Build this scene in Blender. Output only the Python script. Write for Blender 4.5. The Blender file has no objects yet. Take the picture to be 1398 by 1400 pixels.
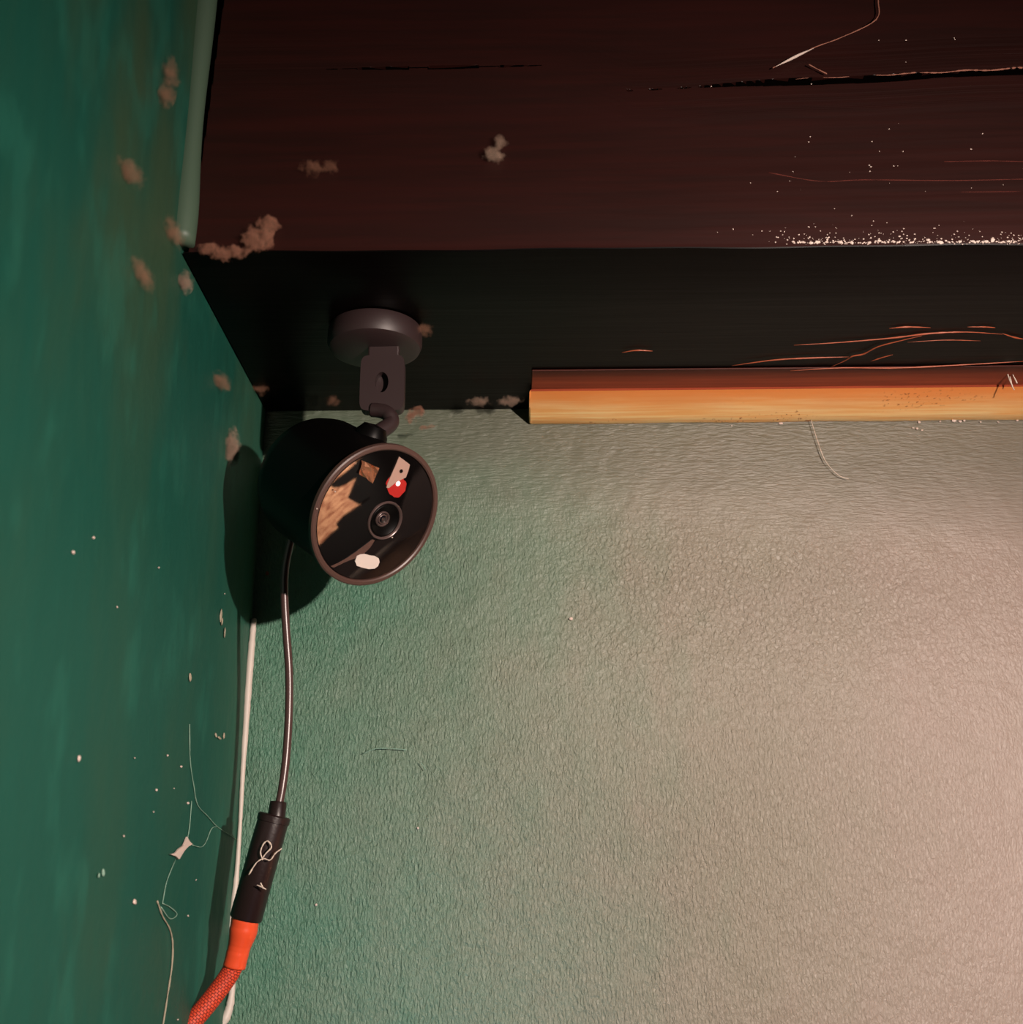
import bpy, bmesh, math, random
import numpy as np
from mathutils import Vector, Matrix
random.seed(7); np.random.seed(7)
S = bpy.context.scene
COL = S.collection
F = 1582.0; PITCH = math.radians(18.5); ROLL = math.radians(0.55)

# ------------------------------------------------------------ camera
cd = bpy.data.cameras.new('camera'); cam = bpy.data.objects.new('camera', cd); COL.objects.link(cam)
CM = Matrix.Rotation(math.pi/2+PITCH, 3, 'X') @ Matrix.Rotation(-ROLL, 3, 'Z')
cam.matrix_world = CM.to_4x4()
cd.sensor_width = 36; cd.sensor_fit = 'HORIZONTAL'; cd.lens = F/1398*36
cd.clip_start = 0.01
cd.dof.use_dof = True; cd.dof.focus_distance = 0.655; cd.dof.aperture_fstop = 16.0
S.camera = cam
S.view_settings.view_transform = 'Standard'; S.view_settings.look = 'None'
S.view_settings.exposure = 0.0; S.view_settings.gamma = 1.0
S.view_settings.use_curve_mapping = False

# ------------------------------------------------------------ world and lights
w = bpy.data.worlds.new('world'); S.world = w; w.use_nodes = True
w.node_tree.nodes['Background'].inputs[0].default_value = (0.55, 0.75, 1.0, 1)
w.node_tree.nodes['Background'].inputs[1].default_value = 0.006

def lamp(name, kind, loc, col, power, size, target=None):
    l = bpy.data.lights.new(name, kind); l.energy = power; l.color = col
    o = bpy.data.objects.new(name, l); COL.objects.link(o); o.location = loc
    if kind == 'AREA': l.size = size
    else: l.shadow_soft_size = size
    if target is not None:
        o.rotation_euler = (Vector(target)-Vector(loc)).to_track_quat('-Z', 'Y').to_euler()
    return o
KEY = (0.345, -0.05, 0.118)
key = lamp('key_lamp', 'SPOT', KEY, (1.0, 0.82, 0.72), 38.0, 0.008, (0.06, 0.70, -0.10))
key.data.spot_size = math.radians(122); key.data.spot_blend = 1.0
b = lamp('blue_lamp', 'SPOT', (0.02, 0.25, -0.62), (0.25, 0.75, 1.0), 7.0, 0.05, (-0.02, 0.7, -0.095))
b.data.spot_size = math.radians(24); b.data.spot_blend = 1
s = lamp('side_lamp', 'SPOT', (0.56, 0.50, -0.30), (1.0, 0.85, 0.7), 190.0, 0.02, (0.9, 0.57, -0.45))  # added spot that brightens the board mirrored in the camera face
s.data.spot_size = math.radians(36); s.data.spot_blend = 0.5
s = lamp('far_lamp', 'SPOT', (2.6, -0.2, -0.45), (1.0, 0.74, 0.66), 190.0, 0.05, (1.15, 0.7, -0.52))  # added spot that brightens the stretch of wall mirrored in the face
s.data.spot_size = math.radians(21); s.data.spot_blend = 0.8

# ------------------------------------------------------------ helpers
def ray(u, v):
    return CM @ Vector(((u-699)/F, (700-v)/F, -1.0))
def at_y(u, v, y): d = ray(u, v); return d*(y/d.y)
def at_x(u, v, x): d = ray(u, v); return d*(x/d.x)
def at_z(u, v, z): d = ray(u, v); return d*(z/d.z)
XL = -0.1609; YB = 0.70; YF = 0.4975; ZU = 0.302      # left wall, back wall, beam front, beam underside

def mat(name, col, rough=0.5, metal=0.0, spec=0.5, emit=None, estr=0.0, coat=0.0):
    m = bpy.data.materials.new(name); m.use_nodes = True
    p = m.node_tree.nodes['Principled BSDF']
    p.inputs['Base Color'].default_value = (*col, 1); p.inputs['Roughness'].default_value = rough
    p.inputs['Metallic'].default_value = metal; p.inputs['Specular IOR Level'].default_value = spec
    p.inputs['Coat Weight'].default_value = coat
    if emit: p.inputs['Emission Color'].default_value = (*emit, 1); p.inputs['Emission Strength'].default_value = estr
    return m
class G:
    """small node-graph writer"""
    def __init__(s, m): s.t = m.node_tree; s.p = s.t.nodes['Principled BSDF']
    def n(s, typ, ins=None, **kw):
        x = s.t.nodes.new(typ)
        for k, v in kw.items(): setattr(x, k, v)
        for k, v in (ins or {}).items():
            if isinstance(v, bpy.types.NodeSocket): s.t.links.new(v, x.inputs[k])
            else: x.inputs[k].default_value = v
        return x
    def co(s, scale=(1, 1, 1), loc=(0, 0, 0), rot=(0, 0, 0), src='Object'):
        tc = s.n('ShaderNodeTexCoord')
        return s.n('ShaderNodeMapping', {'Vector': tc.outputs[src], 'Scale': scale, 'Location': loc, 'Rotation': rot}).outputs[0]
    def noise(s, vec, scale, detail=3, rough=0.5, dist=0.0):
        return s.n('ShaderNodeTexNoise', {'Vector': vec, 'Scale': scale, 'Detail': detail, 'Roughness': rough, 'Distortion': dist}).outputs['Fac']
    def rng(s, v, a, b, c=0.0, d=1.0, smooth=True):
        return s.n('ShaderNodeMapRange', {'Value': v, 'From Min': a, 'From Max': b, 'To Min': c, 'To Max': d},
                   interpolation_type='SMOOTHSTEP' if smooth else 'LINEAR').outputs[0]
    def math(s, op, a, b=0.0):
        return s.n('ShaderNodeMath', {0: a, 1: b}, operation=op).outputs[0]
    def mix(s, f, a, b):
        x = s.n('ShaderNodeMix', data_type='RGBA')
        for k, v in ((0, f), (6, a), (7, b)):
            if isinstance(v, bpy.types.NodeSocket): s.t.links.new(v, x.inputs[k])
            else: x.inputs[k].default_value = (*v, 1) if isinstance(v, tuple) else v
        return x.outputs[2]
    def bump(s, h, dist, strength=1.0, prev=None):
        ins = {'Height': h, 'Distance': dist, 'Strength': strength}
        if prev is not None: ins['Normal'] = prev
        return s.n('ShaderNodeBump', ins).outputs[0]
    def set(s, **kw):
        for k, v in kw.items(): s.t.links.new(v, s.p.inputs[k.replace('_', ' ')])

def link(name, me, m=None, parent=None, smooth=True):
    o = bpy.data.objects.new(name, me); COL.objects.link(o)
    for x in (m if isinstance(m, (list, tuple)) else [m] if m else []): me.materials.append(x)
    if smooth:
        for p in me.polygons: p.use_smooth = True
    if parent is not None: o.parent = parent
    return o
def from_bm(name, bm, m=None, parent=None, smooth=False, recalc=True):
    if recalc: bmesh.ops.recalc_face_normals(bm, faces=bm.faces)
    me = bpy.data.meshes.new(name); bm.to_mesh(me); bm.free()
    return link(name, me, m, parent, smooth)
def from_py(name, vs, fs, m=None, parent=None, smooth=False):
    me = bpy.data.meshes.new(name); me.from_pydata([tuple(v) for v in vs], [], fs); me.update()
    bm = bmesh.new(); bm.from_mesh(me); bmesh.ops.recalc_face_normals(bm, faces=bm.faces); bm.to_mesh(me); bm.free()
    return link(name, me, m, parent, smooth)
def sharp(o, deg=35):
    me = o.data
    for p in me.polygons: p.use_smooth = True
    me.set_sharp_from_angle(angle=math.radians(deg)); return o
def box_bm(lo, hi, bev=0.0, seg=2):
    bm = bmesh.new(); bmesh.ops.create_cube(bm, size=1)
    for v in bm.verts:
        v.co = Vector([lo[i]+(v.co[i]+.5)*(hi[i]-lo[i]) for i in range(3)])
    if bev: bmesh.ops.bevel(bm, geom=bm.edges[:], offset=bev, segments=seg, affect='EDGES', profile=0.5)
    return bm
def catmull(pts, n):
    P = [Vector(p) for p in pts]; P = [P[0]*2-P[1]]+P+[P[-1]*2-P[-2]]; out = []
    for i in range(1, len(P)-2):
        for k in range(n):
            t = k/n; a, b, c, d = P[i-1:i+3]
            out.append(0.5*((2*b)+(c-a)*t+(2*a-5*b+4*c-d)*t*t+(3*b-a-3*c+d)*t**3))
    out.append(P[-2]); return out
def tube(name, pts, r, m, parent=None, seg=12, n=8, wob=0.0, origin=None):
    pts = catmull(pts, n) if n > 1 else [Vector(p) for p in pts]
    N = len(pts); rs = r if callable(r) else (lambda t: r)
    vs, fs, uv = [], [], []
    T0 = (pts[1]-pts[0]).normalized(); nx = T0.orthogonal().normalized(); L = 0; Ls = []
    for i, p in enumerate(pts):
        T = (pts[min(i+1, N-1)]-pts[max(i-1, 0)]).normalized()
        nx = (nx-T*nx.dot(T)).normalized(); by = T.cross(nx)
        if i: L += (p-pts[i-1]).length
        Ls.append(L); rr = rs(i/(N-1))
        if wob: rr *= 1+random.uniform(-wob, wob)
        for k in range(seg):
            a = 2*math.pi*k/seg; vs.append(p+(nx*math.cos(a)+by*math.sin(a))*rr)
    for i in range(N-1):
        for k in range(seg):
            k2 = (k+1) % seg
            fs.append((i*seg+k, i*seg+k2, (i+1)*seg+k2, (i+1)*seg+k))
            uv += [(k/seg, Ls[i]), ((k+1)/seg, Ls[i]), ((k+1)/seg, Ls[i+1]), (k/seg, Ls[i+1])]
    fs.append(tuple(range(seg))[::-1]); fs.append(tuple((N-1)*seg+k for k in range(seg)))
    uv += [(0, 0)]*(2*seg)
    me = bpy.data.meshes.new(name); me.from_pydata([tuple(v) for v in vs], [], fs)
    ul = me.uv_layers.new(name='UVMap')
    for i, c in enumerate(uv): ul.data[i].uv = c
    o = link(name, me, m, parent, True)
    return o
def frame_of(c, n, up=(0, 0, 1)):
    n = Vector(n).normalized(); x = Vector(up).cross(n).normalized(); y = n.cross(x)
    M = Matrix((x, y, n)).transposed().to_4x4(); M.translation = Vector(c); return M
def lathe(name, prof, M, m, parent=None, seg=64, deg=30):
    """prof: list of (radius, height) along local z of M; M is baked into the mesh"""
    vs, fs = [], []
    idx = []
    for r, z in prof:
        if r < 1e-7: idx.append([len(vs)]); vs.append(M@Vector((0, 0, z)))
        else:
            idx.append(list(range(len(vs), len(vs)+seg)))
            for k in range(seg):
                a = 2*math.pi*k/seg; vs.append(M@Vector((r*math.cos(a), r*math.sin(a), z)))
    for A, B in zip(idx, idx[1:]):
        for k in range(seg):
            k2 = (k+1) % seg
            if len(A) == 1 and len(B) == 1: continue
            if len(A) == 1: fs.append((A[0], B[k], B[k2]))
            elif len(B) == 1: fs.append((A[k], B[0], A[k2]))
            else: fs.append((A[k], A[k2], B[k2], B[k]))
    o = from_py(name, vs, fs, m, parent); return sharp(o, deg)
def empty(name, loc, label, cat, group=None):
    o = bpy.data.objects.new(name, None); COL.objects.link(o); o.empty_display_size = 0.01
    o.location = loc; tag(o, label, cat, group); return o
def tag(o, label=None, cat=None, group=None, kind=None):
    if label: o['label'] = label
    if cat: o['category'] = cat
    if group: o['group'] = group
    if kind: o['kind'] = kind
    return o
def adopt(root):
    """children were built in world space: shift them under the root's own location"""
    for c in root.children:
        c.matrix_parent_inverse = Matrix.Translation(-root.location)
def slab(name, pts, th, nrm, m, parent=None):
    """closed outline extruded along nrm by th"""
    n = len(pts); nrm = Vector(nrm)
    vs = [Vector(p) for p in pts]+[Vector(p)+nrm*th for p in pts]
    fs = [tuple(range(n)), tuple(range(n, 2*n))]+[(i, (i+1) % n, n+(i+1) % n, n+i) for i in range(n)]
    return from_py(name, vs, fs, m, parent)
def lumps(name, items, m, parent=None, sub=1, jit=0.25):
    """items: (centre, (rx, ry, rz)); joined small irregular grains"""
    bm = bmesh.new()
    for c, r in items:
        q = bmesh.ops.create_icosphere(bm, subdivisions=sub, radius=1.0)
        rot = Matrix.Rotation(random.uniform(-.5, .5), 3, random.choice('XYZ'))
        for v in q['verts']:
            k = v.co*(1+random.uniform(-jit, jit)); k = Vector((k.x*r[0], k.y*r[1], k.z*r[2]))
            v.co = rot@k+Vector(c)
    return from_bm(name, bm, m, parent, smooth=sub > 1)

# ------------------------------------------------------------ materials
# back wall: rolled and brushed paint, green; the lamp's pale wash towards the right is mixed into the colour
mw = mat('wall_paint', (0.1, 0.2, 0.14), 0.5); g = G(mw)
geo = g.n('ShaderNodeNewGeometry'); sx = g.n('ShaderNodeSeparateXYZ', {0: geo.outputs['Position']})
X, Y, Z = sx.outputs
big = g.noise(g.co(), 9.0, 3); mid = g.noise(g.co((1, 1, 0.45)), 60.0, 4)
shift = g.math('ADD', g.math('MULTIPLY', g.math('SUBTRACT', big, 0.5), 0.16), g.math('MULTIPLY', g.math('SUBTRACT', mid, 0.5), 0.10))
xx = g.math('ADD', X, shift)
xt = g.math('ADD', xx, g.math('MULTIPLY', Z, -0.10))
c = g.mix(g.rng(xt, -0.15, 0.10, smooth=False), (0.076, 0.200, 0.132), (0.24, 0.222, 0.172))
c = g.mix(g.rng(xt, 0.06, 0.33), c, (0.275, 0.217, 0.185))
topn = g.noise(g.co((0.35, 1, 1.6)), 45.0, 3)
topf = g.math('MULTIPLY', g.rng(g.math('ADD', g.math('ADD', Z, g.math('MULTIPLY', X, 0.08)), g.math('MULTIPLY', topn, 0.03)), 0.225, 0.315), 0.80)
c = g.mix(topf, c, (0.100, 0.100, 0.070))  # shade near the beam put into the colour, darker towards the top
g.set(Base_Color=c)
cv = g.co((1.0, 1, 0.38)); ch = g.co((0.22, 1, 1.15))
nv = g.noise(cv, 680.0, 3, 0.55, 0.4); nh = g.noise(ch, 520.0, 3, 0.55, 0.3); ni = g.noise(g.co((1, 1, 0.8)), 430.0, 3, 0.5, 0.6)
fh = g.rng(g.math('ADD', Z, g.math('MULTIPLY', X, 0.10)), 0.205, 0.275)
fi = g.math('MULTIPLY', g.rng(Z, 0.02, 0.20), g.rng(X, -0.06, 0.08))
m1 = g.n('ShaderNodeMix', {0: fi, 2: nv, 3: ni}).outputs[0]
m2 = g.n('ShaderNodeMix', {0: fh, 2: m1, 3: nh}).outputs[0]
big2 = g.noise(g.co(), 55.0, 2)
hh = g.math('ADD', m2, g.math('MULTIPLY', big2, 1.4))
st = g.n('ShaderNodeMapRange', {'Value': g.math('SUBTRACT', X, g.math('MULTIPLY', Z, 0.5)), 'From Min': 0.10, 'From Max': 0.30, 'To Min': 1.0, 'To Max': 0.42}).outputs[0]
bn = g.n('ShaderNodeBump', {'Height': hh, 'Distance': 0.0021, 'Strength': g.math('MULTIPLY', st, g.math('SUBTRACT', 1.0, g.math('MULTIPLY', fh, 0.45)))}).outputs[0]
g.set(Normal=bn); g.p.inputs['Roughness'].default_value = 0.48; g.p.inputs['Specular IOR Level'].default_value = 0.55

# left wall: smooth deep green gloss paint with olive staining
ml = mat('left_paint', (0.02, 0.11, 0.08), 0.5, spec=0.2); g = G(ml)
n1 = g.noise(g.co((1, 1, 0.4), (0, 0, 3)), 14.0, 3, 0.55); n2 = g.noise(g.co((1, 1, 0.5)), 40.0, 3)
sxx = g.n('ShaderNodeSeparateXYZ', {0: g.n('ShaderNodeNewGeometry').outputs['Position']})
ov = g.math('MULTIPLY', g.rng(n1, 0.42, 0.70), g.math('ADD', 0.35, g.math('MULTIPLY', g.rng(sxx.outputs[2], 0.16, 0.30), 0.65)))
c = g.mix(ov, (0.0085, 0.074, 0.053), (0.032, 0.072, 0.040))
edge = g.math('MULTIPLY', g.rng(sxx.outputs[1], 0.60, 0.70), 0.6)
c = g.mix(edge, c, (0.038, 0.13, 0.085))
c = g.mix(g.math('MULTIPLY', g.rng(n2, 0.52, 0.7), 0.35), c, (0.02, 0.14, 0.10))
g.set(Base_Color=c, Normal=g.bump(g.math('ADD', g.noise(g.co((1, 1, 0.6)), 90.0, 3), g.math('MULTIPLY', g.noise(g.co(), 22.0, 2), 3.0)), 0.0009, 0.6))

# beam paint
mb = mat('brown_paint', (0.03, 0.009, 0.007), 0.42, spec=0.3); g = G(mb)
gr = g.noise(g.co((0.06, 1, 1)), 160.0, 4, 0.6); gl = g.noise(g.co((0.15, 1, 1)), 18.0, 3)
c = g.mix(g.rng(gr, 0.3, 0.75), (0.0155, 0.0048, 0.0038), (0.023, 0.0054, 0.0042))
c = g.mix(g.math('MULTIPLY', g.rng(gl, 0.5, 0.75), 0.6), c, (0.030, 0.0054, 0.0046))
g.set(Base_Color=c, Normal=g.bump(gr, 0.0003, 0.3))
mu = mat('underside_paint', (0.0016, 0.0010, 0.0009), 0.34, spec=0.09); g = G(mu)  # also blackens the crack insides and gap, standing in for unlit depth
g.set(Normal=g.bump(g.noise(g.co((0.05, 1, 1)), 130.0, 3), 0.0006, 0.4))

# pale pine batten
mp = mat('pine', (0.8, 0.5, 0.2), 0.35); g = G(mp)
gr = g.noise(g.co((0.045, 1, 1)), 320.0, 4, 0.6, 0.3); n3 = g.noise(g.co((0.3, 1, 1)), 60.0, 3)
c = g.mix(g.rng(gr, 0.32, 0.7), (0.93, 0.47, 0.15), (1.0, 0.72, 0.34))
sp = g.n('ShaderNodeSeparateXYZ', {0: g.n('ShaderNodeNewGeometry').outputs['Position']})
c = g.mix(g.rng(g.math('ADD', sp.outputs[1], g.math('MULTIPLY', g.math('SUBTRACT', n3, 0.5), 0.012)), 0.690, 0.664), c, (0.80, 0.26, 0.06))
sn = g.noise(g.co(), 420.0, 2); sm = g.noise(g.co((0.5, 1, 1)), 22.0, 2)
c = g.mix(g.math('MULTIPLY', g.rng(sn, 0.60, 0.68), g.rng(sm, 0.52, 0.62)), c, (0.45, 0.13, 0.03))
g.set(Base_Color=c, Normal=g.bump(gr, 0.0004, 0.4))
mred = mat('red_brown_stain', (0.30, 0.05, 0.022), 0.5, spec=0.2); g = G(mred)
gr = g.noise(g.co((0.05, 1, 1)), 300.0, 3); sp = g.n('ShaderNodeSeparateXYZ', {0: g.n('ShaderNodeNewGeometry').outputs['Position']})
fd = g.rng(sp.outputs[1], 0.636, 0.656)
g.set(Base_Color=g.mix(fd, (0.05, 0.010, 0.006), g.mix(gr, (0.17, 0.022, 0.010), (0.42, 0.085, 0.035))))

mblack = mat('black_plastic', (0.002, 0.0017, 0.0017), 0.4, spec=0.12)
mbrk = mat('black_mount_plastic', (0.026, 0.0145, 0.015), 0.48); G(mbrk)
mrim = mat('brown_black_rim', (0.070, 0.036, 0.029), 0.42)
mglass = mat('black_glass', (0.0035, 0.0028, 0.0028), 0.015, spec=0.5)
mring = mat('lens_ring', (0.10, 0.065, 0.06), 0.3, metal=0.3)
mlens = mat('lens_glass', (0.004, 0.004, 0.006), 0.02, coat=1.0)
msilver = mat('brushed_tab', (0.42, 0.27, 0.22), 0.55, metal=0.2)  # colour of the modelled tab reflection
mwhite = mat('white_sensor', (0.60, 0.52, 0.47), 0.5)
mled = mat('red_led', (0.36, 0.010, 0.008), 0.5, emit=(1.0, 0.02, 0.012), estr=0.03)
mhot = mat('led_core', (1, 0.8, 0.8), 0.5, emit=(1.0, 0.72, 0.68), estr=1.5)
mcop = mat('copper', (0.55, 0.25, 0.14), 0.25, metal=0.8)  # colour of the modelled coppery reflection
mcable = mat('cable_rubber', (0.060, 0.028, 0.026), 0.34, spec=0.7)
mplug = mat('plug_rubber', (0.014, 0.006, 0.006), 0.36); g = G(mplug)
g.set(Normal=g.bump(g.noise(g.co(), 900.0, 3), 0.0002, 0.4))
mshrink = mat('orange_sleeve', (0.72, 0.075, 0.022), 0.34)
mbraid = mat('orange_braid', (0.68, 0.06, 0.02), 0.6); g = G(mbraid)
tc = g.n('ShaderNodeTexCoord'); mpv = g.n('ShaderNodeMapping', {'Vector': tc.outputs['UV'], 'Scale': (14, 760, 1)})
w1 = g.n('ShaderNodeTexBrick', {'Vector': mpv.outputs[0], 'Scale': 1.0, 'Mortar Size': 0.12, 'Brick Width': 1.0, 'Row Height': 1.0,
         'Color1': (0.72, 0.07, 0.022, 1), 'Color2': (0.60, 0.048, 0.016, 1), 'Mortar': (0.22, 0.015, 0.008, 1), 'Mortar Smooth': 0.6})
g.set(Base_Color=w1.outputs['Color'], Normal=g.bump(w1.outputs['Fac'], -0.0006, 0.9))
mcord = mat('white_filler', (0.62, 0.55, 0.49), 0.5)
mweb = mat('cobweb_silk', (0.60, 0.50, 0.42), 0.7)
mwebg = mat('pale_green_silk', (0.22, 0.36, 0.28), 0.7)
mdust = mat('dust', (0.62, 0.50, 0.44), 0.8)
mflake = mat('reddish_fleck', (0.30, 0.12, 0.08), 0.8)
mflakeg = mat('pale_fleck', (0.34, 0.30, 0.22), 0.8)
mbead = mat('green_bead', (0.062, 0.105, 0.07), 0.5)
moak = mat('oak_board', (0.6, 0.3, 0.15), 0.5); g = G(moak)  # for the added board out of view
gr = g.noise(g.co((1, 1, 0.12), rot=(0.7, 0, 0)), 330.0, 3, 0.65, 0.6)
g.set(Base_Color=g.mix(g.rng(gr, 0.35, 0.65), (0.20, 0.06, 0.03), (0.62, 0.33, 0.19)))
mcab = mat('black_lacquer', (0.002, 0.002, 0.002), 0.6, spec=0.1)  # for the added black panel out of view
def fluff(name, col, dens):
    m = bpy.data.materials.new(name); m.use_nodes = True; t = m.node_tree; t.nodes.clear()
    o = t.nodes.new('ShaderNodeOutputMaterial'); v = t.nodes.new('ShaderNodeVolumePrincipled')
    v.inputs['Color'].default_value = (*col, 1)
    tc = t.nodes.new('ShaderNodeTexCoord')
    vm = t.nodes.new('ShaderNodeVectorMath'); vm.operation = 'DISTANCE'; vm.inputs[1].default_value = (.5, .5, .5)
    t.links.new(tc.outputs['Generated'], vm.inputs[0])
    mr = t.nodes.new('ShaderNodeMapRange'); mr.interpolation_type = 'SMOOTHSTEP'
    for k, x in (('From Min', 0.12), ('From Max', 0.42), ('To Min', dens), ('To Max', 0.0)): mr.inputs[k].default_value = x
    nz = t.nodes.new('ShaderNodeTexNoise'); nz.inputs['Scale'].default_value = 260; nz.inputs['Detail'].default_value = 2
    ge = t.nodes.new('ShaderNodeNewGeometry'); t.links.new(ge.outputs['Position'], nz.inputs['Vector'])
    ad = t.nodes.new('ShaderNodeMath'); ad.operation = 'MULTIPLY_ADD'; ad.inputs[1].default_value = 0.75
    t.links.new(nz.outputs['Fac'], ad.inputs[0]); sb = t.nodes.new('ShaderNodeMath'); sb.operation = 'SUBTRACT'; sb.inputs[1].default_value = 0.34
    t.links.new(vm.outputs['Value'], sb.inputs[0]); t.links.new(sb.outputs[0], ad.inputs[2])
    t.links.new(ad.outputs[0], mr.inputs['Value']); t.links.new(mr.outputs[0], v.inputs['Density'])
    t.links.new(v.outputs[0], o.inputs['Volume']); return m
mfl_red = fluff('reddish_fluff', (1.0, 0.48, 0.32), 380)
mfl_pale = fluff('pale_fluff', (1.0, 0.70, 0.52), 260)
mfl_dim = fluff('dim_fluff', (0.98, 0.50, 0.32), 90)

# ------------------------------------------------------------ setting
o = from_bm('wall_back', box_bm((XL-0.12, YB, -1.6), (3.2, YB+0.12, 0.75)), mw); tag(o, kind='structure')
o = from_bm('wall_left', box_bm((XL-0.12, -0.9, -0.9), (XL, YB, 0.75)), ml); tag(o, kind='structure')

# beam: front face is a fine grid so the drying cracks are real grooves
def crack(x):
    """list of (z of crack, half width, depth) at x"""
    out = []
    xr0 = at_y(955, 119, YF).x; a = at_y(955, 119, YF); b2 = at_y(1398, 98, YF)
    t = (x-a.x)/(b2.x-a.x)
    z = a.z+(b2.z-a.z)*t+0.0004*math.sin(x*60)
    if t > 0:
        hw = 0.0005+0.0017*min(1, t*5); hw *= 1-0.12*math.sin(x*90)*math.sin(x*37); out.append((z, hw, 0.016*min(1, t*14+0.1)))
    elif t > -0.22:
        hw = 0.0006*max(0, math.sin(x*420+1)); out.append((z, hw+1e-5, 0.003 if hw > 0.0001 else 0))
    l0 = at_y(440, 95, YF); l1 = at_y(745, 90, YF)
    if l0.x-0.01 < x < l1.x:
        t2 = (x-l0.x)/(l1.x-l0.x); zz = l0.z+(l1.z-l0.z)*t2
        hw = 0.0012*max(0, math.sin(max(0, min(1, t2))*3.14))*(1.0 if math.sin(x*170) > -0.6 else 0.2); out.append((zz, hw+1e-5, 0.005))
    return out
xs = np.concatenate([np.linspace(XL+0.001, 0.36, 760), np.linspace(0.37, 1.6, 60)])
zl = at_y(700, 108, YF).z
base = np.concatenate([np.linspace(ZU+0.002, zl-0.02, 90), np.linspace(zl-0.0195, zl+0.024, 190), np.linspace(zl+0.026, 0.75, 60)])
nz = len(base); nx = len(xs); V = np.zeros((nx, nz, 3))
rnd = np.random.RandomState(3)
wav = np.cumsum(rnd.randn(nz))*0.00004
for i, x in enumerate(xs):
    y = np.full(nz, YF)+wav*math.sin(x*3)+0.0003*np.sin(base*90+x*4)
    cr = crack(x); xr = at_y(955, 119, YF).x; k = min(1, max(0, (x-0.03)/0.035))
    zl0, zr0 = at_y(440, 95, YF), at_y(745, 90, YF); zleft = zl0.z+(zr0.z-zl0.z)*(x-zl0.x)/(zr0.x-zl0.x)
    pa, pb = at_y(955, 119, YF), at_y(1398, 98, YF); zmain = pa.z+(pb.z-pa.z)*(x-pa.x)/(pb.x-pa.x)
    zmain += 0.0004*math.sin(x*60); sh = (zleft*(1-k)+zmain*k)-zl if x < 0.4 else sh
    zz = base+sh*np.clip(1.35-np.abs(base-zl)/0.075, 0, 1)      # grid rows follow the grain
    for z, hw, dp in cr:
        y += dp*np.clip(2.0-np.abs(zz-z)/hw*2.0, 0, 1)
    y += 0.009*np.clip((XL+0.0035+0.0065*np.clip((zz-.30)/.15, 0, 1.3)-x)/0.0015, 0, 1)      # gap added beside the wall to make the dark shadow there
    V[i, :, 0] = x; V[i, :, 1] = y; V[i, :, 2] = zz
vs = V.reshape(-1, 3).tolist()
I = np.arange(nx*nz).reshape(nx, nz)
fs = np.stack([I[:-1, :-1], I[1:, :-1], I[1:, 1:], I[:-1, 1:]], -1).reshape(-1, 4).tolist()
nf = len(fs)
# rounded lower arris, underside, back, top
arr = [(YF+0.0001, ZU+0.0007), (YF+0.0004, ZU+0.0002), (YF+0.0010, ZU), (0.56, ZU+0.0010), (0.62, ZU+0.0020), (YB-0.0005, ZU+0.0035), (YB-0.0005, 0.75), (YF, 0.75)]
k0 = len(vs); nA = len(arr)
for x in xs:
    jz = 0.0003*math.sin(x*37)+0.0002*math.sin(x*91)
    for j, (y, z) in enumerate(arr): vs.append((x, y, z+(jz if j < 3 else 0)))
for i in range(nx-1):
    a, b2 = int(I[i, 0]), int(I[i+1, 0]); p, q = k0+i*nA, k0+(i+1)*nA
    fs.append((p, q, b2, a))
    for j in range(nA-1): fs.append((p+j+1, q+j+1, q+j, p+j))
    fs.append((int(I[i, -1]), int(I[i+1, -1]), q+nA-1, p+nA-1))
beam = empty('ceiling_beam', (0.3, YF, ZU), 'dark brown painted wooden ceiling beam with a long drying crack, above the green wall', 'beam')
me = bpy.data.meshes.new('timber'); me.from_pydata(vs, [], fs); me.update()
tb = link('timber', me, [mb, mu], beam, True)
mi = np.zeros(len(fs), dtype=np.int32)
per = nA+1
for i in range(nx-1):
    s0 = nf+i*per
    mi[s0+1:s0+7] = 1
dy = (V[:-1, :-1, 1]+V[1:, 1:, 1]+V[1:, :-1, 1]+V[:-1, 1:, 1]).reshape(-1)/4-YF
mi[:nf][dy > 0.0008] = 1  # crack insides and gap blackened, standing in for unlit depth
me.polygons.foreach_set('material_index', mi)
me.set_sharp_from_angle(angle=math.radians(30))

# paint ridges on the underside with grazing highlights put into their colour, dust on the front
def ridge(pix, r, m, z=ZU+0.0006):
    return tube('paint_ridge', [at_z(u, v, z) for u, v in pix], lambda t: r*(0.25+0.75*math.sin(math.pi*min(1, max(0.02, t)))), m, beam, seg=6, n=6, wob=0.25)
mridge = mat('dry_ridge', (0.34, 0.075, 0.032), 0.4)  # ridge colour holds the grazing highlight
for pix, r in (([(1085, 472), (1150, 468), (1220, 462), (1270, 456), (1320, 454), (1370, 457)], .0007),
               ([(1135, 502), (1155, 493), (1165, 487), (1180, 484), (1200, 474), (1230, 466), (1260, 459)], .0006),
               ([(1215, 449), (1240, 447), (1272, 448)], .0006), ([(1322, 447), (1345, 447), (1360, 448)], .0005),
               ([(1190, 494), (1205, 489), (1220, 485)], .0005), ([(1000, 500), (1060, 492), (1120, 489), (1160, 488)], .0006),
               ([(1240, 468), (1290, 465), (1340, 466)], .0004), ([(1080, 507), (1150, 503), (1230, 503), (1330, 498), (1398, 494)], .0007),
               ([(1370, 456), (1385, 461), (1400, 464)], .0006), ([(850, 482), (870, 479), (892, 480)], .0006)):
    ridge(pix, r*.75, mridge)
items = []
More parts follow.
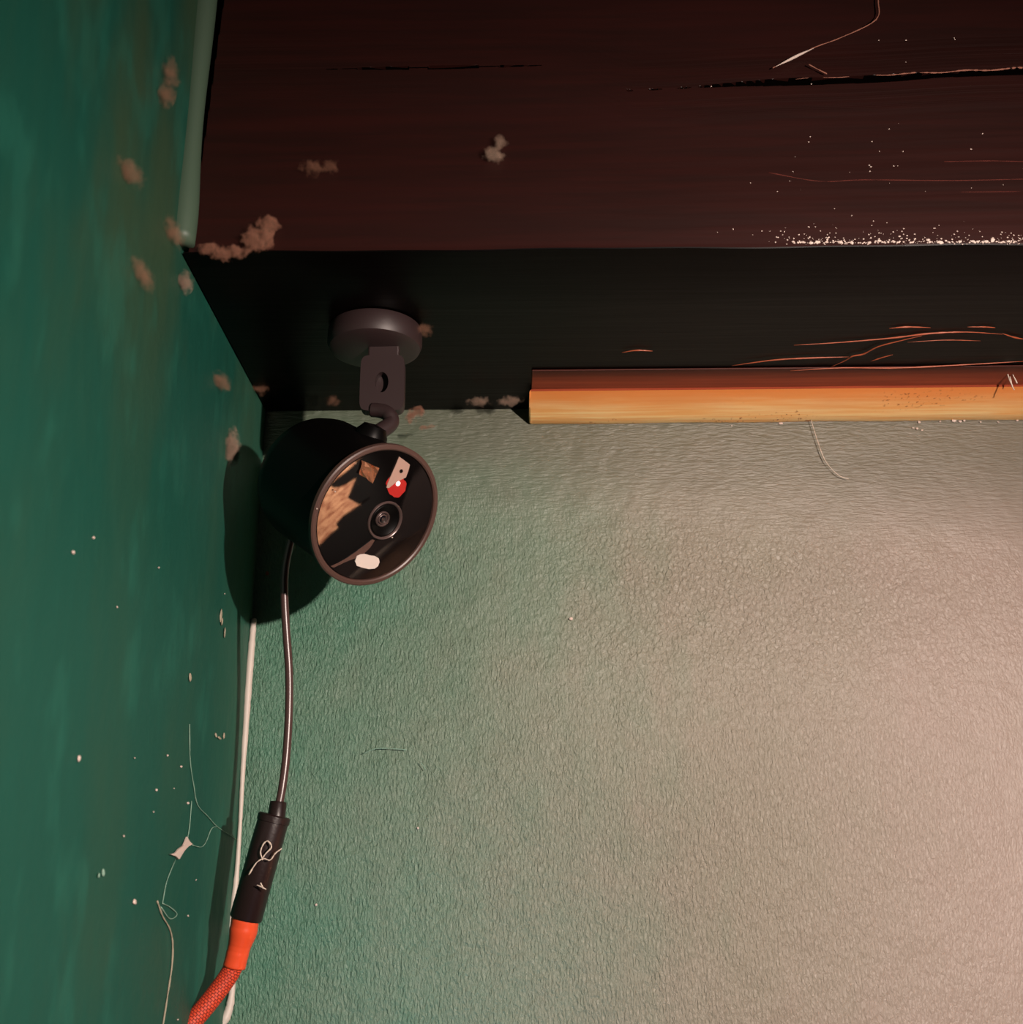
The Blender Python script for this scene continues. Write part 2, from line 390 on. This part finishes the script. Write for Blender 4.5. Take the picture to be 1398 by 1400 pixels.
for _ in range(300):                       # dust thickest along the lower edge, right half
    u = 960+440*random.random()**0.7; v = 334-abs(random.gauss(0, 1))*(10 if random.random() < .6 else 60)
    if v < 20 or (u < 1050 and v > 322): continue
    q = at_y(u, v, YF-0.0001); r = random.uniform(.00015, .00050)*(1.0 if v > 300 else .8); items.append((q, (r, r*.5, r*.8)))
for _ in range(160):
    u = random.uniform(1080, 1398); v = 332.5-abs(random.gauss(0, 1.6))-(u-1080)*0.003
    q = at_y(u, v, YF-0.0001); r = random.uniform(.0002, .0007)*(1+1.0*(random.random()<.15)); items.append((q, (r, r*.5, r*.7)))
for u, v in ((950, 120), (972, 118), (935, 122), (1238, 55), (1238, 85), (1201, 55), (1304, 52), (1305, 54), (1354, 115), (1109, 115), (1107, 187), (1105, 194), (1062, 262), (1140, 286),
             (1164, 295), (1188, 226), (1190, 228), (1371, 253), (1146, 147), (1184, 150), (1323, 150), (1076, 328), (1327, 204), (1234, 207)):
    q = at_y(u, v, YF-0.0001); r = random.uniform(.0004, .0008); items.append((q, (r*.8, r*.4, r*.6)))
tag(lumps('dust', items, mdust, beam), kind='stuff')
for x0, x1 in ((1080, 1398),):             # lit lip of the crack, its highlight drawn as a pale ridge
    pts = [at_y(955+443*t, 119-21*t, YF-0.0001)+Vector((0, 0, 0.0022+0.0004*math.sin(t*40))) for t in np.linspace(.3, 1, 40)]
    tube('crack_lip', pts, lambda t: .0001+.00035*t, mflake, beam, seg=6, n=2, wob=.5)  # highlight on the lit lip, drawn as a ridge
mdk = mat('dull_red_ridge', (0.10, 0.024, 0.018), 0.8, spec=0.1)
for pix, r in (([(1050, 236), (1120, 248), (1180, 246), (1300, 247), (1398, 245)], .00022), ([(1130, 282), (1230, 279), (1398, 280)], .0002),
               ([(1210, 264), (1300, 263), (1398, 262)], .0002), ([(1290, 221), (1350, 220), (1398, 221)], .0002), ([(1090, 152), (1140, 151), (1200, 149)], .00015)):
    tube('brush_ridge', [at_y(u, v, YF-0.00005) for u, v in pix], r, mdk, beam, seg=6, n=6, wob=.4)
adopt(beam)

# soft green paint bead where beam and wall meet
tube('trim_1', [at_x(286, -60, XL)*1+Vector((0, 0, 0.1)), Vector((XL+.001, YF-.004, .52)), Vector((XL+.001, YF-.004, .42)), Vector((XL+.001, YF-.004, .35)), Vector((XL+.001, YF-.004, ZU+.003))][1:],
     lambda t: .0062+.0008*math.sin(t*9), mbead, seg=16, n=10)
tag(bpy.data.objects['trim_1'], kind='structure')

# ------------------------------------------------------------ batten
bx0 = at_y(723, 560, 0.69).x; bx1 = 1.5
prof = [(YB-0.0002, 0.2944), (0.697, 0.2937), (0.690, 0.2950), (0.680, 0.2975), (0.670, 0.3003), (0.6645, 0.3020), (0.6635, 0.3030), (YB-0.0002, ZU+0.0030)]
xsb = [bx0, bx0+.0008, bx0+.002]+list(np.linspace(bx0+.01, .4, 60))+[bx1]
vs = []; fs = []
for i, x in enumerate(xsb):
    k = (1-.06, 1-.02, 1)[min(i, 2)]; cy, cz = .677, .298
    for y, z in prof: vs.append((x, cy+(y-cy)*k, cz+(z-cz)*(k if i else .7)+0.0002*math.sin(x*70)*(z < .3)))
n = len(prof)
for i in range(len(xsb)-1):
    for j in range(n): fs.append((i*n+j, i*n+(j+1) % n, (i+1)*n+(j+1) % n, (i+1)*n+j))
fs.append(tuple(range(n))); fs.append(tuple((len(xsb)-1)*n+j for j in range(n)))
bat = from_py('wooden_batten', vs, fs, [mp, mred]); sharp(bat, 25)
for p in bat.data.polygons:
    c = p.center
    if c.y < .6642: p.material_index = 1
from_bm('stained_backing', box_bm((bx0+.0012, .637, .3030), (bx1, YB-.0003, ZU+.0020), .0004), mred, bat)['label'] = 'red brown stained strip behind the pale wood'
tag(bat, 'pale orange pine batten fixed under the dark beam along the top of the wall', 'batten')
items = [(at_y(u, v, YB-.0012), (r, r*.6, r*.6)) for u, v, r in
         ((1067, 579, .0014), (1144, 575, .0011), (1256, 577, .0012), (1304, 575, .0016), (1312, 576, .0012), (1285, 576, .0008), (1340, 577, .0008), (1364, 577, .0008),
          (1253, 586, .0013), (1248, 585, .0009), (1260, 588, .0008), (1318, 575, .001), (1390, 575, .001), (1000, 582, .0007))]
d = lumps('plaster_crumbs', items, mdust); tag(d, 'white plaster crumbs along the lower edge of the pine batten', 'crumbs', kind='stuff')

# ------------------------------------------------------------ security camera
C = at_y(514.6, 705.4, 0.56); dv = C.normalized()
Rv = CM@Vector((1, 0, 0)); Uv = CM@Vector((0, 1, 0))
mm = .852*Rv-.524*Uv; mm -= mm.dot(dv)*dv; mm.normalize()
N = (-.77*dv+.638*mm).normalized()
R0 = 102.4/F*(-(CM.inverted()@C).z)
FM = frame_of(C, N)
sc = empty('security_camera', at_z(515, 452, ZU), 'black round security camera with glossy face and red light, hanging under the beam', 'camera')
lathe('body', [(0, -.072), (.020, -.0715), (.029, -.069), (.0335, -.064), (.0352, -.057), (.0356, -.004), (R0-.0012, -.0025), (R0-.0015, -.0010)], FM, mblack, sc)
lathe('rim', [(R0-.0032, -.0012), (R0-.0029, .0004), (R0-.0022, .0009), (R0-.0007, .0007), (R0, .0002), (R0, -.0022), (R0-.0010, -.0030), (R0-.003, -.003), (R0-.0032, -.0012)], FM, mrim, sc, seg=128, deg=25)
face = lathe('face', [(0, 0), (R0-.0036, 0), (R0-.0030, -.0006), (R0-.0030, -.0025), (0, -.0025)], FM, mglass, sc, seg=128)
face['label'] = 'glossy black glass face'
def onface(u, v, h=0.0):
    d = ray(u, v); P = C+N*h
    return d*(P.dot(N)/d.dot(N))
lens = empty('lens', (0, 0, 0), None, None); lens.parent = sc
LM = frame_of(onface(526.0, 711.5), N); r = .0104
lathe('lens_bezel', [(r-.0014, 0), (r-.0011, .0006), (r-.0004, .0010), (r, .0007), (r+.0001, 0)], LM, mring, lens, deg=60)
lathe('lens_step', [(.0001, .00015), (r-.0024, .00015), (r-.0022, .0004), (r-.0019, .00015)], LM, mblack, lens, deg=60)
LM2 = frame_of(onface(522.3, 709.3), N)
lathe('lens_barrel', [(.0042, .0002), (.0041, .0009), (.0036, .0012), (.0033, .0008), (.0030, .0004)], LM2, mring, lens, deg=60)
lathe('lens_barrel', [(.0027, .0003), (.0025, .0008), (.0021, .0009), (.0019, .0004)], LM2, mring, lens, deg=60)
lathe('lens_glass', [(.0030, .0003), (.0018, .0007), (.0009, .0010), (0, .0011)], LM2, mlens, lens)
lathe('lens_core', [(.0010, .0010), (.0008, .00125), (.0006, .0010)], LM2, mring, lens, deg=60, seg=24)
# white proximity sensor
pp = [(484.6, 767), (487, 760), (492, 757.5), (498, 757), (505, 759), (512, 760), (517, 763), (518, 768), (516, 773.5), (511.5, 777), (503, 777.5), (494, 775.5), (487, 773)]
slab('sensor_window', [onface(u, v, .0001) for u, v in pp], .0005, N, mwhite, sc)['label'] = 'white sensor window'
# status light, then reflections modelled as raised parts: tab, coppery facets
ri = random.Random(4); hot = (543.6, 661)
gp = []
for k in range(28):
    a = 2*math.pi*k/28; rr = 14.5+ri.uniform(-1.3, 1.3); gp.append(onface(541.5+rr*math.cos(a)*.95, 664.5+rr*1.02*math.sin(a), .00008))
slab('status_light', gp, .0002, N, mled, sc)['label'] = 'glowing red status light'
lathe('light_core', [(0, .0009), (.0009, .0008), (.0013, .0004), (.0013, 0)], frame_of(onface(*hot, .0001), N), mhot, sc, seg=24)
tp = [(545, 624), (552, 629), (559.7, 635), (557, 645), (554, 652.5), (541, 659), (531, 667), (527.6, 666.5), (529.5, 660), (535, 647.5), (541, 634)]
tab = slab('metal_tab', [onface(u, v, .0003) for u, v in tp], .0004, N, msilver, sc); tab['label'] = 'pale reflection of a metal tab, modelled on the glass'
lathe('hole', [(0, .0001), (.00085, .0001), (.0010, .0002), (.0011, 0)], frame_of(onface(548.2, 644.3, .0007), N), mblack, sc, seg=20)  # dark spot within the modelled tab reflection
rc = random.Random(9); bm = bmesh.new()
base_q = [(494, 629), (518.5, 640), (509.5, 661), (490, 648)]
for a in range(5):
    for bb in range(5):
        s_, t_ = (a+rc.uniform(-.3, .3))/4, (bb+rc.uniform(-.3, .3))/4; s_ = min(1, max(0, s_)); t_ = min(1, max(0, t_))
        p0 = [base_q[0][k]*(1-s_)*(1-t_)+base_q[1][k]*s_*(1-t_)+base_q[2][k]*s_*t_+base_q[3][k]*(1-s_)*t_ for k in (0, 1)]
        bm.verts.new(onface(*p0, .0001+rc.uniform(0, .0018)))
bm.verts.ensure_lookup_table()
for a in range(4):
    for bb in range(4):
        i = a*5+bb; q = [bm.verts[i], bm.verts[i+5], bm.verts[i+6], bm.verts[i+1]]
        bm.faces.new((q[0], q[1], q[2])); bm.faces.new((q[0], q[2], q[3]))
from_bm('foil_contact', bm, mcop, sc, recalc=False)['label'] = 'coppery reflection modelled as crumpled facets'
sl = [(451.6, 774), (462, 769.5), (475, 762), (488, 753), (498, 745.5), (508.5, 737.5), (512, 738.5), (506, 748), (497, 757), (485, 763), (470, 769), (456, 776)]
slab('edge_strip', [onface(u, v, .00005) for u, v in sl], .0002, N, mrim, sc)  # thin brown reflection, added as a raised sliver on the glass
# mount: round base, bracket plate with slot, arm
BM = frame_of(at_z(513, 452, ZU), (0, 0, -1), (0, 1, 0))
lathe('mount_base', [(0, -.0002), (.0255, -.0002), (.0262, .002), (.0262, .0085), (.0250, .0115), (.0222, .0130), (.006, .0135), (0, .0135)], BM, mbrk, sc)
bc = BM.translation
def loop(n, fx, fz, y): return [Vector((fx(2*math.pi*k/n), y, fz(2*math.pi*k/n))) for k in range(n)]
def sq(a, w_, p=.28):
    s_ = math.sin(a) if w_ else math.cos(a); return math.copysign(abs(s_)**p, s_)
pc = at_y(523, 526, bc.y-.006); nn = 40; hw, hh2 = .0120, .0165
O1 = loop(nn, lambda a: pc.x+hw*sq(a, 0), lambda a: pc.z+hh2*sq(a, 1), pc.y-.003)
H1 = loop(nn, lambda a: pc.x-.0002+.0036*math.cos(a), lambda a: pc.z+.0002+.0060*math.sin(a), pc.y-.003)
O2 = [p+Vector((0, .007, 0)) for p in O1]; H2 = [p+Vector((0, .005, 0)) for p in H1]
vs = O1+H1+O2+H2; fs = []
for k in range(nn):
    j = (k+1) % nn
    fs += [(k, j, nn+j, nn+k), (k, 2*nn+k, 2*nn+j, j), (nn+k, nn+j, 3*nn+j, 3*nn+k)]
fs += [tuple(range(2*nn, 3*nn)), tuple(range(3*nn, 4*nn))]
sharp(from_py('bracket', vs, fs, mbrk, sc), 40)
from_bm('bracket_boss', box_bm((pc.x-.0085, pc.y-.001, pc.z+.010), (pc.x+.0085, pc.y+.006, bc.z-.012), .001), mbrk, sc)
top = C-N*.030; up = (Vector((0, 0, 1))-N*N.z).normalized(); topp = top+up*.0345
tube('arm', [at_y(508, 560, pc.y), at_y(522, 562, pc.y-.001), at_y(532, 568, pc.y-.002), at_y(533, 580, pc.y-.003), topp], lambda t: .0040+.0004*t, mbrk, sc, seg=16, n=8)
lathe('swivel', [(0, .007), (.006, .006), (.0085, .002), (.0092, -.003), (.0092, -.006)], frame_of(topp, up), mblack, sc)
adopt(sc)

# ------------------------------------------------------------ cables
pc_ = empty('power_cable', at_y(392, 960, .62), 'thin black cable hanging from the camera, ending in a black barrel socket', 'cable')
bk = C-N*.066-up*.022
tube('cord', [bk, at_y(398, 735, .607), at_y(390, 775, .610), at_y(388.5, 810, .612), at_y(391, 860, .615), at_y(395, 920, .619), at_y(394.5, 980, .621), at_y(391, 1035, .622), at_y(386, 1075, .622), at_y(381, 1102, .622)],
     .00222, mcable, pc_, seg=16)
def along(a, b2, y): return at_y(*a, y), at_y(*b2, y)
def cyl_between(name, a, b2, prof, m, parent, deg=40):
    L = (b2-a).length; lathe(name, [(r_, t*L) for t, r_ in prof], frame_of(a, b2-a, (0, 1, 0)), m, parent, seg=40, deg=deg)
a, b2 = at_y(380.5, 1096, .622), at_y(377, 1122, .622)
cyl_between('strain_relief', a, b2, [(0, 0), (0, .0040), (.06, .0044), (1, .0047), (1, 0)], mplug, pc_)
a, b2 = at_y(375.5, 1114, .622), at_y(335.5, 1257, .625)
cyl_between('socket', a, b2, [(0, 0), (0, .0078), (.012, .0085), (.07, .0085), (.075, .0081), (.985, .0083), (1, .0078), (1, 0)], mplug, pc_)
adopt(pc_)
bc_ = empty('braided_cable', at_y(300, 1350, .63), 'orange red braided cable plugged into the black socket, bottom left', 'cable')
tube('sleeve', [at_y(336, 1252, .625), at_y(332, 1275, .626), at_y(326, 1298, .627), at_y(320, 1322, .628)],
     lambda t: .0071 if t < .35 else .0071-.0014*min(1, (t-.35)/.25), mshrink, bc_, seg=28, n=10, wob=.015)['label'] = 'smooth orange shrink sleeve'
tube('cord', [at_y(322, 1314, .628), at_y(314, 1331, .628), at_y(301, 1350, .627), at_y(284, 1372, .625), at_y(262, 1398, .622), at_y(235, 1428, .617), at_y(200, 1470, .61)], .00485, mbraid, bc_, seg=28, n=12)
adopt(bc_)

# white filler bead in the corner
wp = [(347, 846, .695), (344, 880, .694), (340, 930, .694), (336, 990, .694), (332, 1050, .694), (329, 1110, .694), (326, 1160, .694), (322, 1210, .693), (314, 1278, .693)]
o = tube('filler_bead', [at_y(u, v, y) for u, v, y in wp], lambda t: .0017+.0005*math.sin(t*7), mcord, seg=10, n=8, wob=.08)
tag(o, 'long white filler bead running down the corner behind the black cable', 'filler bead')
o = tube('filler_bead', [at_y(u, v, y) for u, v, y in ((324, 1262, .693), (321, 1310, .694), (318, 1345, .694), (314, 1375, .693), (305, 1397, .692), (285, 1425, .690))], lambda t: .0022+.0005*math.sin(t*9+1), mcord, seg=10, n=8, wob=.1)
tag(o, 'short white filler bead at the bottom, just right of the orange braided cable', 'filler bead')

# ------------------------------------------------------------ cobwebs
def web(label, strands, m=mweb, bits=(), plane=None, r=.00028):
    o0 = plane(*strands[0][0]); e = empty('cobweb', o0, label, 'cobweb')
    for s_ in strands: tube('strand', [plane(*p) for p in s_], r, m, e, seg=5, n=5, wob=.35)
    if bits: lumps('lump', [(plane(*p), (k, k, k*1.1)) for *p, k in bits], mdust, e, sub=2)
    adopt(e); return e
lw = lambda u, v: at_x(u, v, XL+.0006)
e = web('pale cobweb with a torn white tuft on the green left wall beside the black socket',
    [[(259, 990), (260, 1040), (265, 1075), (270, 1100), (285, 1117), (297, 1130), (322, 1147)], [(262, 1095), (259, 1130), (256, 1148)],
     [(262, 1155), (275, 1158), (282, 1150), (289, 1133), (297, 1130)], [(240, 1175), (228, 1205), (222, 1235)], [(222, 1235), (232, 1240), (242, 1250), (232, 1256), (220, 1240)]],
    mwebg, plane=lw, r=.00022)
tuft = [(231, 1168), (238, 1166), (243, 1160), (249, 1156), (252, 1149), (254, 1144), (257, 1150), (261, 1154), (256, 1157), (251, 1162), (247, 1168), (243, 1175), (239, 1171)]
q = slab('tuft', [lw(u, v) for u, v in tuft], .0008, (1, 0, 0), mdust); q.parent = e; q.matrix_parent_inverse = Matrix.Translation(-e.location)
web('brown cobweb thread hanging at the bottom of the green left wall', [[(215, 1232), (222, 1252), (232, 1270), (236, 1290), (235, 1320), (230, 1355), (223, 1400), (216, 1440)]], mflakeg, plane=lw, r=.00042)
web('cobweb thread stretched over the brown beam above its crack, top right',
    [[(1056, 93), (1075, 83), (1090, 76), (1115, 64), (1150, 51), (1197, 27), (1200, 0), (1201, -30)], [(1105, 88), (1118, 95), (1130, 101)]], mflake, plane=lambda u, v: at_y(u, v, YF-.003), r=.00030)
tube('strand', [at_y(u, v, YF-.0032) for u, v in ((1060, 91), (1078, 82), (1094, 74), (1112, 66))], lambda t: .0008*math.sin(math.pi*max(.05, min(.95, t))), mdust, None, seg=6, n=5)
q = bpy.data.objects['strand.%03d' % max(int(x.name[7:]) for x in bpy.data.objects if x.name.startswith('strand.'))]
ce = [x for x in bpy.data.objects if x.name.startswith('cobweb') and 'beam' in x.get('label', '')][0]
q.parent = ce; q.matrix_parent_inverse = Matrix.Translation(-ce.location)
bw = lambda u, v: at_y(u, v, YB-.004)
web('fine cobweb thread hanging below the pine batten on the right', [[(1068, 455), (1072, 490), (1080, 520)], [(1108, 573), (1118, 605), (1128, 630), (1145, 649), (1160, 655)]], mweb, plane=bw, r=.00024)
web('dusty hair stuck on the front of the pine batten, far right', [[(1372, 500), (1376, 506), (1379, 518), (1386, 533)], [(1380, 515), (1384, 530)], [(1384, 512), (1390, 524)]], mweb,
    bits=[(1374, 502, .0012)], plane=lambda u, v: at_y(u, v, .648), r=.00035)
web('faint curved fibre on the green wall right of the black cable', [[(497, 1030), (512, 1024), (530, 1023), (556, 1025)], [(575, 1042), (582, 1052)]], mwebg, plane=bw, r=.0002)
so = lambda u, v: at_y(u, v, .6125)
web('tangled white thread caught on the black barrel socket', [[(340, 1196), (350, 1180), (360, 1174), (369, 1176), (376, 1167), (385, 1160)], [(359, 1176), (356, 1165), (360, 1154), (366, 1150), (371, 1158), (364, 1166), (358, 1174)],
    [(351, 1210), (356, 1212), (364, 1216)], [(356, 1207), (360, 1215)]], mweb, plane=so, r=.00036)

# ------------------------------------------------------------ small flecks
def fleck(label, items, m, cat='fleck', grp=None):
    o = lumps('paint_fleck', items, m, sub=2, jit=.12); tag(o, label, cat, grp); return o
def F1(p, rx, ry, rz): return (p, (rx, ry, rz))
fluffs = [
 ('pale ball of fluff on the brown beam, above the security camera to its right', [(at_y(675, 211, YF-.004), (.0048, .0035, .0042)), (at_y(683, 196, YF-.004), (.0032, .0025, .0035))], mfl_pale),
 ('reddish pair of fluff lumps on the left of the brown beam', [(at_y(427, 229, YF-.004), (.0055, .003, .0045)), (at_y(452, 228, YF-.004), (.0055, .003, .003))], mfl_dim),
 ('reddish fluff clump at the left lower corner of the beam', [(at_y(348, 328, YF-.004), (.006, .0035, .007)), (at_y(365, 311, YF-.004), (.0055, .0035, .006)), (at_y(364, 328, YF-.004), (.004, .0035, .005))], mfl_red),
 ('reddish fluff lying flat along the beam edge beside the green wall', [(at_y(288, 341, YF-.003), (.006, .003, .0035)), (at_y(305, 347, YF-.003), (.006, .003, .003)), (at_y(324, 343, YF-.003), (.006, .003, .003))], mfl_red),
 ('small reddish fluff right of the round camera mount', [(at_z(580, 449, ZU-.003), (.0045, .004, .004))], mfl_dim),
 ('dim fluff ball in the dark corner above the camera shadow', [(at_y(356, 530, .66), (.0055, .004, .004))], mfl_dim),
 ('dim fluff ball left of the bracket, first of two', [(at_y(428, 548, .668), (.0040, .003, .004))], mfl_dim),
 ('dim fluff ball left of the bracket, second and nearer the bracket', [(at_y(453, 548, .668), (.0052, .003, .0036))], mfl_dim),
 ('pale fluff strip under the beam between bracket and batten, left one', [(at_y(655, 549, .668), (.0075, .003, .003))], mfl_pale),
 ('pale fluff strip touching the left end of the pine batten', [(at_y(697, 549, .668), (.0075, .003, .003))], mfl_pale),
 ('upright pale oval fluff on the left wall above the camera shadow', [(at_x(318, 612, XL+.003), (.003, .0085, .0105))], mfl_pale),
 ('round white fluff on the left wall just below the beam corner', [(at_x(254, 386, XL+.003), (.003, .008, .0036))], mfl_pale),
 ('olive fluff on the left wall beside the beam end', [(at_x(238, 318, XL+.003), (.003, .010, .0055))], mfl_dim),
 ('tan fluff on the left wall, left of the white round one', [(at_x(196, 375, XL+.003), (.003, .012, .0045))], mfl_dim),
 ('tan fluff high on the green left wall, left of the beam', [(at_x(178, 235, XL+.003), (.003, .010, .0042))], mfl_dim),
 ('tall reddish fluff near the top of the left wall beside the beam', [(at_x(234, 100, XL+.004), (.003, .008, .006)), (at_x(228, 128, XL+.004), (.003, .008, .005))], mfl_dim),
 ('tan fluff on the left wall beside the dark underside', [(at_x(303, 522, XL+.003), (.003, .010, .004))], mfl_dim),
 ('reddish fluff with a pale wisp right of the camera neck', [(at_y(572, 562, .66), (.0045, .003, .0035)), (at_y(562, 570, .66), (.0035, .003, .004)), (at_y(583, 584, .67), (.006, .002, .0012))], mfl_red),
]
for lab, it, m in fluffs:
    rt = None
    for p_, r_ in it:
        r0_ = r_; r_ = [k*1.5 for k in r_]
        o = lumps('fluff' if len(it) == 1 else 'tuft', [(Vector(), r_)], m, sub=3, jit=.03); o.location = p_
        if len(it) > 1:
            if rt is None: rt = empty('fluff', p_, lab, 'fluff')
            o.parent = rt; o.location = Vector(p_)-rt.location
        else: tag(o, lab, 'fluff')
fl = [
 ('orange speck on the back wall inside the camera shadow', [F1(at_y(365, 784, YB-.001), .001, .0008, .0014)], mflake),
 ('curled pale flake on the left wall beside the cable shadow', [F1(lw(300, 1009), .0006, .0035, .0009), F1(lw(306, 1006), .0006, .0012, .0018), F1(lw(295, 1005), .0006, .0012, .0014)], mflakeg),
 ('narrow tan scrape on the left wall below the camera shadow', [F1(lw(303, 850), .0006, .003, .0022), F1(lw(307, 865), .0006, .0022, .003), F1(lw(302, 842), .0006, .002, .004)], mflakeg),
 ('short pale fleck high above the curled flake on the left wall', [F1(lw(260, 926), .0006, .0018, .0022)], mflakeg),
 ('lone tan speck on the far left of the green wall', [F1(lw(108, 1037), .0005, .0010, .0012)], mdust),
 ('tan speck left of the brown cobweb thread', [F1(lw(184, 1233), .0006, .002, .0012)], mdust),
 ('pale double speck on the lower left wall', [F1(lw(135, 1197), .0005, .0012, .0010), F1(lw(141, 1193), .0006, .001, .0016)], mwebg),
 ('raised white nub on the back wall in mid picture', [F1(at_y(780, 846, YB-.001), .0013, .001, .0011)], mdust),
 ('white speck on the back wall, right of the orange sleeve', [F1(at_y(432, 1237, YB-.001), .0008, .0008, .0008)], mdust),
 ('tiny white speck on the wall, far below the camera', [F1(at_y(571, 1132, YB-.001), .0007, .0007, .0008)], mdust),
]
for lab, it, m in fl: fleck(lab, it, m)
rs = random.Random(2); items = []
for u, v in ((229, 1033), (214, 1080), (238, 1078), (210, 1110), (257, 1098), (248, 1048), (169, 1143), (268, 1203), (257, 1252), (243, 1394), (184, 1036), (160, 830), (217, 776), (307, 812), (128, 735), (100, 755)):
    k = rs.uniform(.0003, .0006); items.append((lw(u, v), (k, k*2, k)))
tag(lumps('wall_dust', items, mdust), 'scattered tiny pale dust specks on the green left wall', 'dust', kind='stuff')
items = []
for u, v in ((433, 695.5), (536, 735), (458, 672)):
    items.append((onface(u, v, .0012), (.0004, .0004, .0004)))
q = lumps('dust', items, mdust, sc); q.matrix_parent_inverse = Matrix.Translation(-sc.location); tag(q, kind='stuff')

# ------------------------------------------------------------ right of the frame: unseen wooden board and stepped black panel, added to shape the reflection in the face
o = from_bm('wooden_board', box_bm((0.90, 0.520, -0.60), (0.925, 0.655, -0.375), .002), moak); tag(o, 'wide oak board added out of view, mirrored in the camera face', 'board')
def mirror_at(u, v, x):
    d = ray(u, v); P = onface(u, v); q = d-N*(2*d.dot(N)); return P+q*((x-P.x)/q.x)
XC = 0.885
pj = [(428, 752), (436, 747), (445, 737), (449, 733), (462, 723), (459.5, 716), (466, 709), (478, 701), (490, 693), (503, 684), (507, 678), (498, 683), (491, 690), (475, 681), (487, 652), (482, 654), (470, 662), (458, 667), (450, 664), (480, 640), (500, 620)]
pj += [(560, 600), (566, 640), (561, 655), (548, 690), (541, 722), (528, 735), (509, 741), (485, 759), (455, 776), (440, 782)]
pts = [mirror_at(u, v, XC) for u, v in pj]
o = slab('black_cabinet', pts, .012, (1, 0, 0), mcab); tag(o, 'black panel with a stepped edge, added out of view before the oak board', 'cabinet')

for o in bpy.data.objects:                 # repeats share a group
    g_ = {'fluff': 'fluff caught on the beam and walls', 'cobweb': 'cobwebs and fibres', 'fleck': 'flecks and specks on the walls', 'filler bead': 'white filler beads in the corner'}.get(o.get('category'))
    if g_: o['group'] = g_
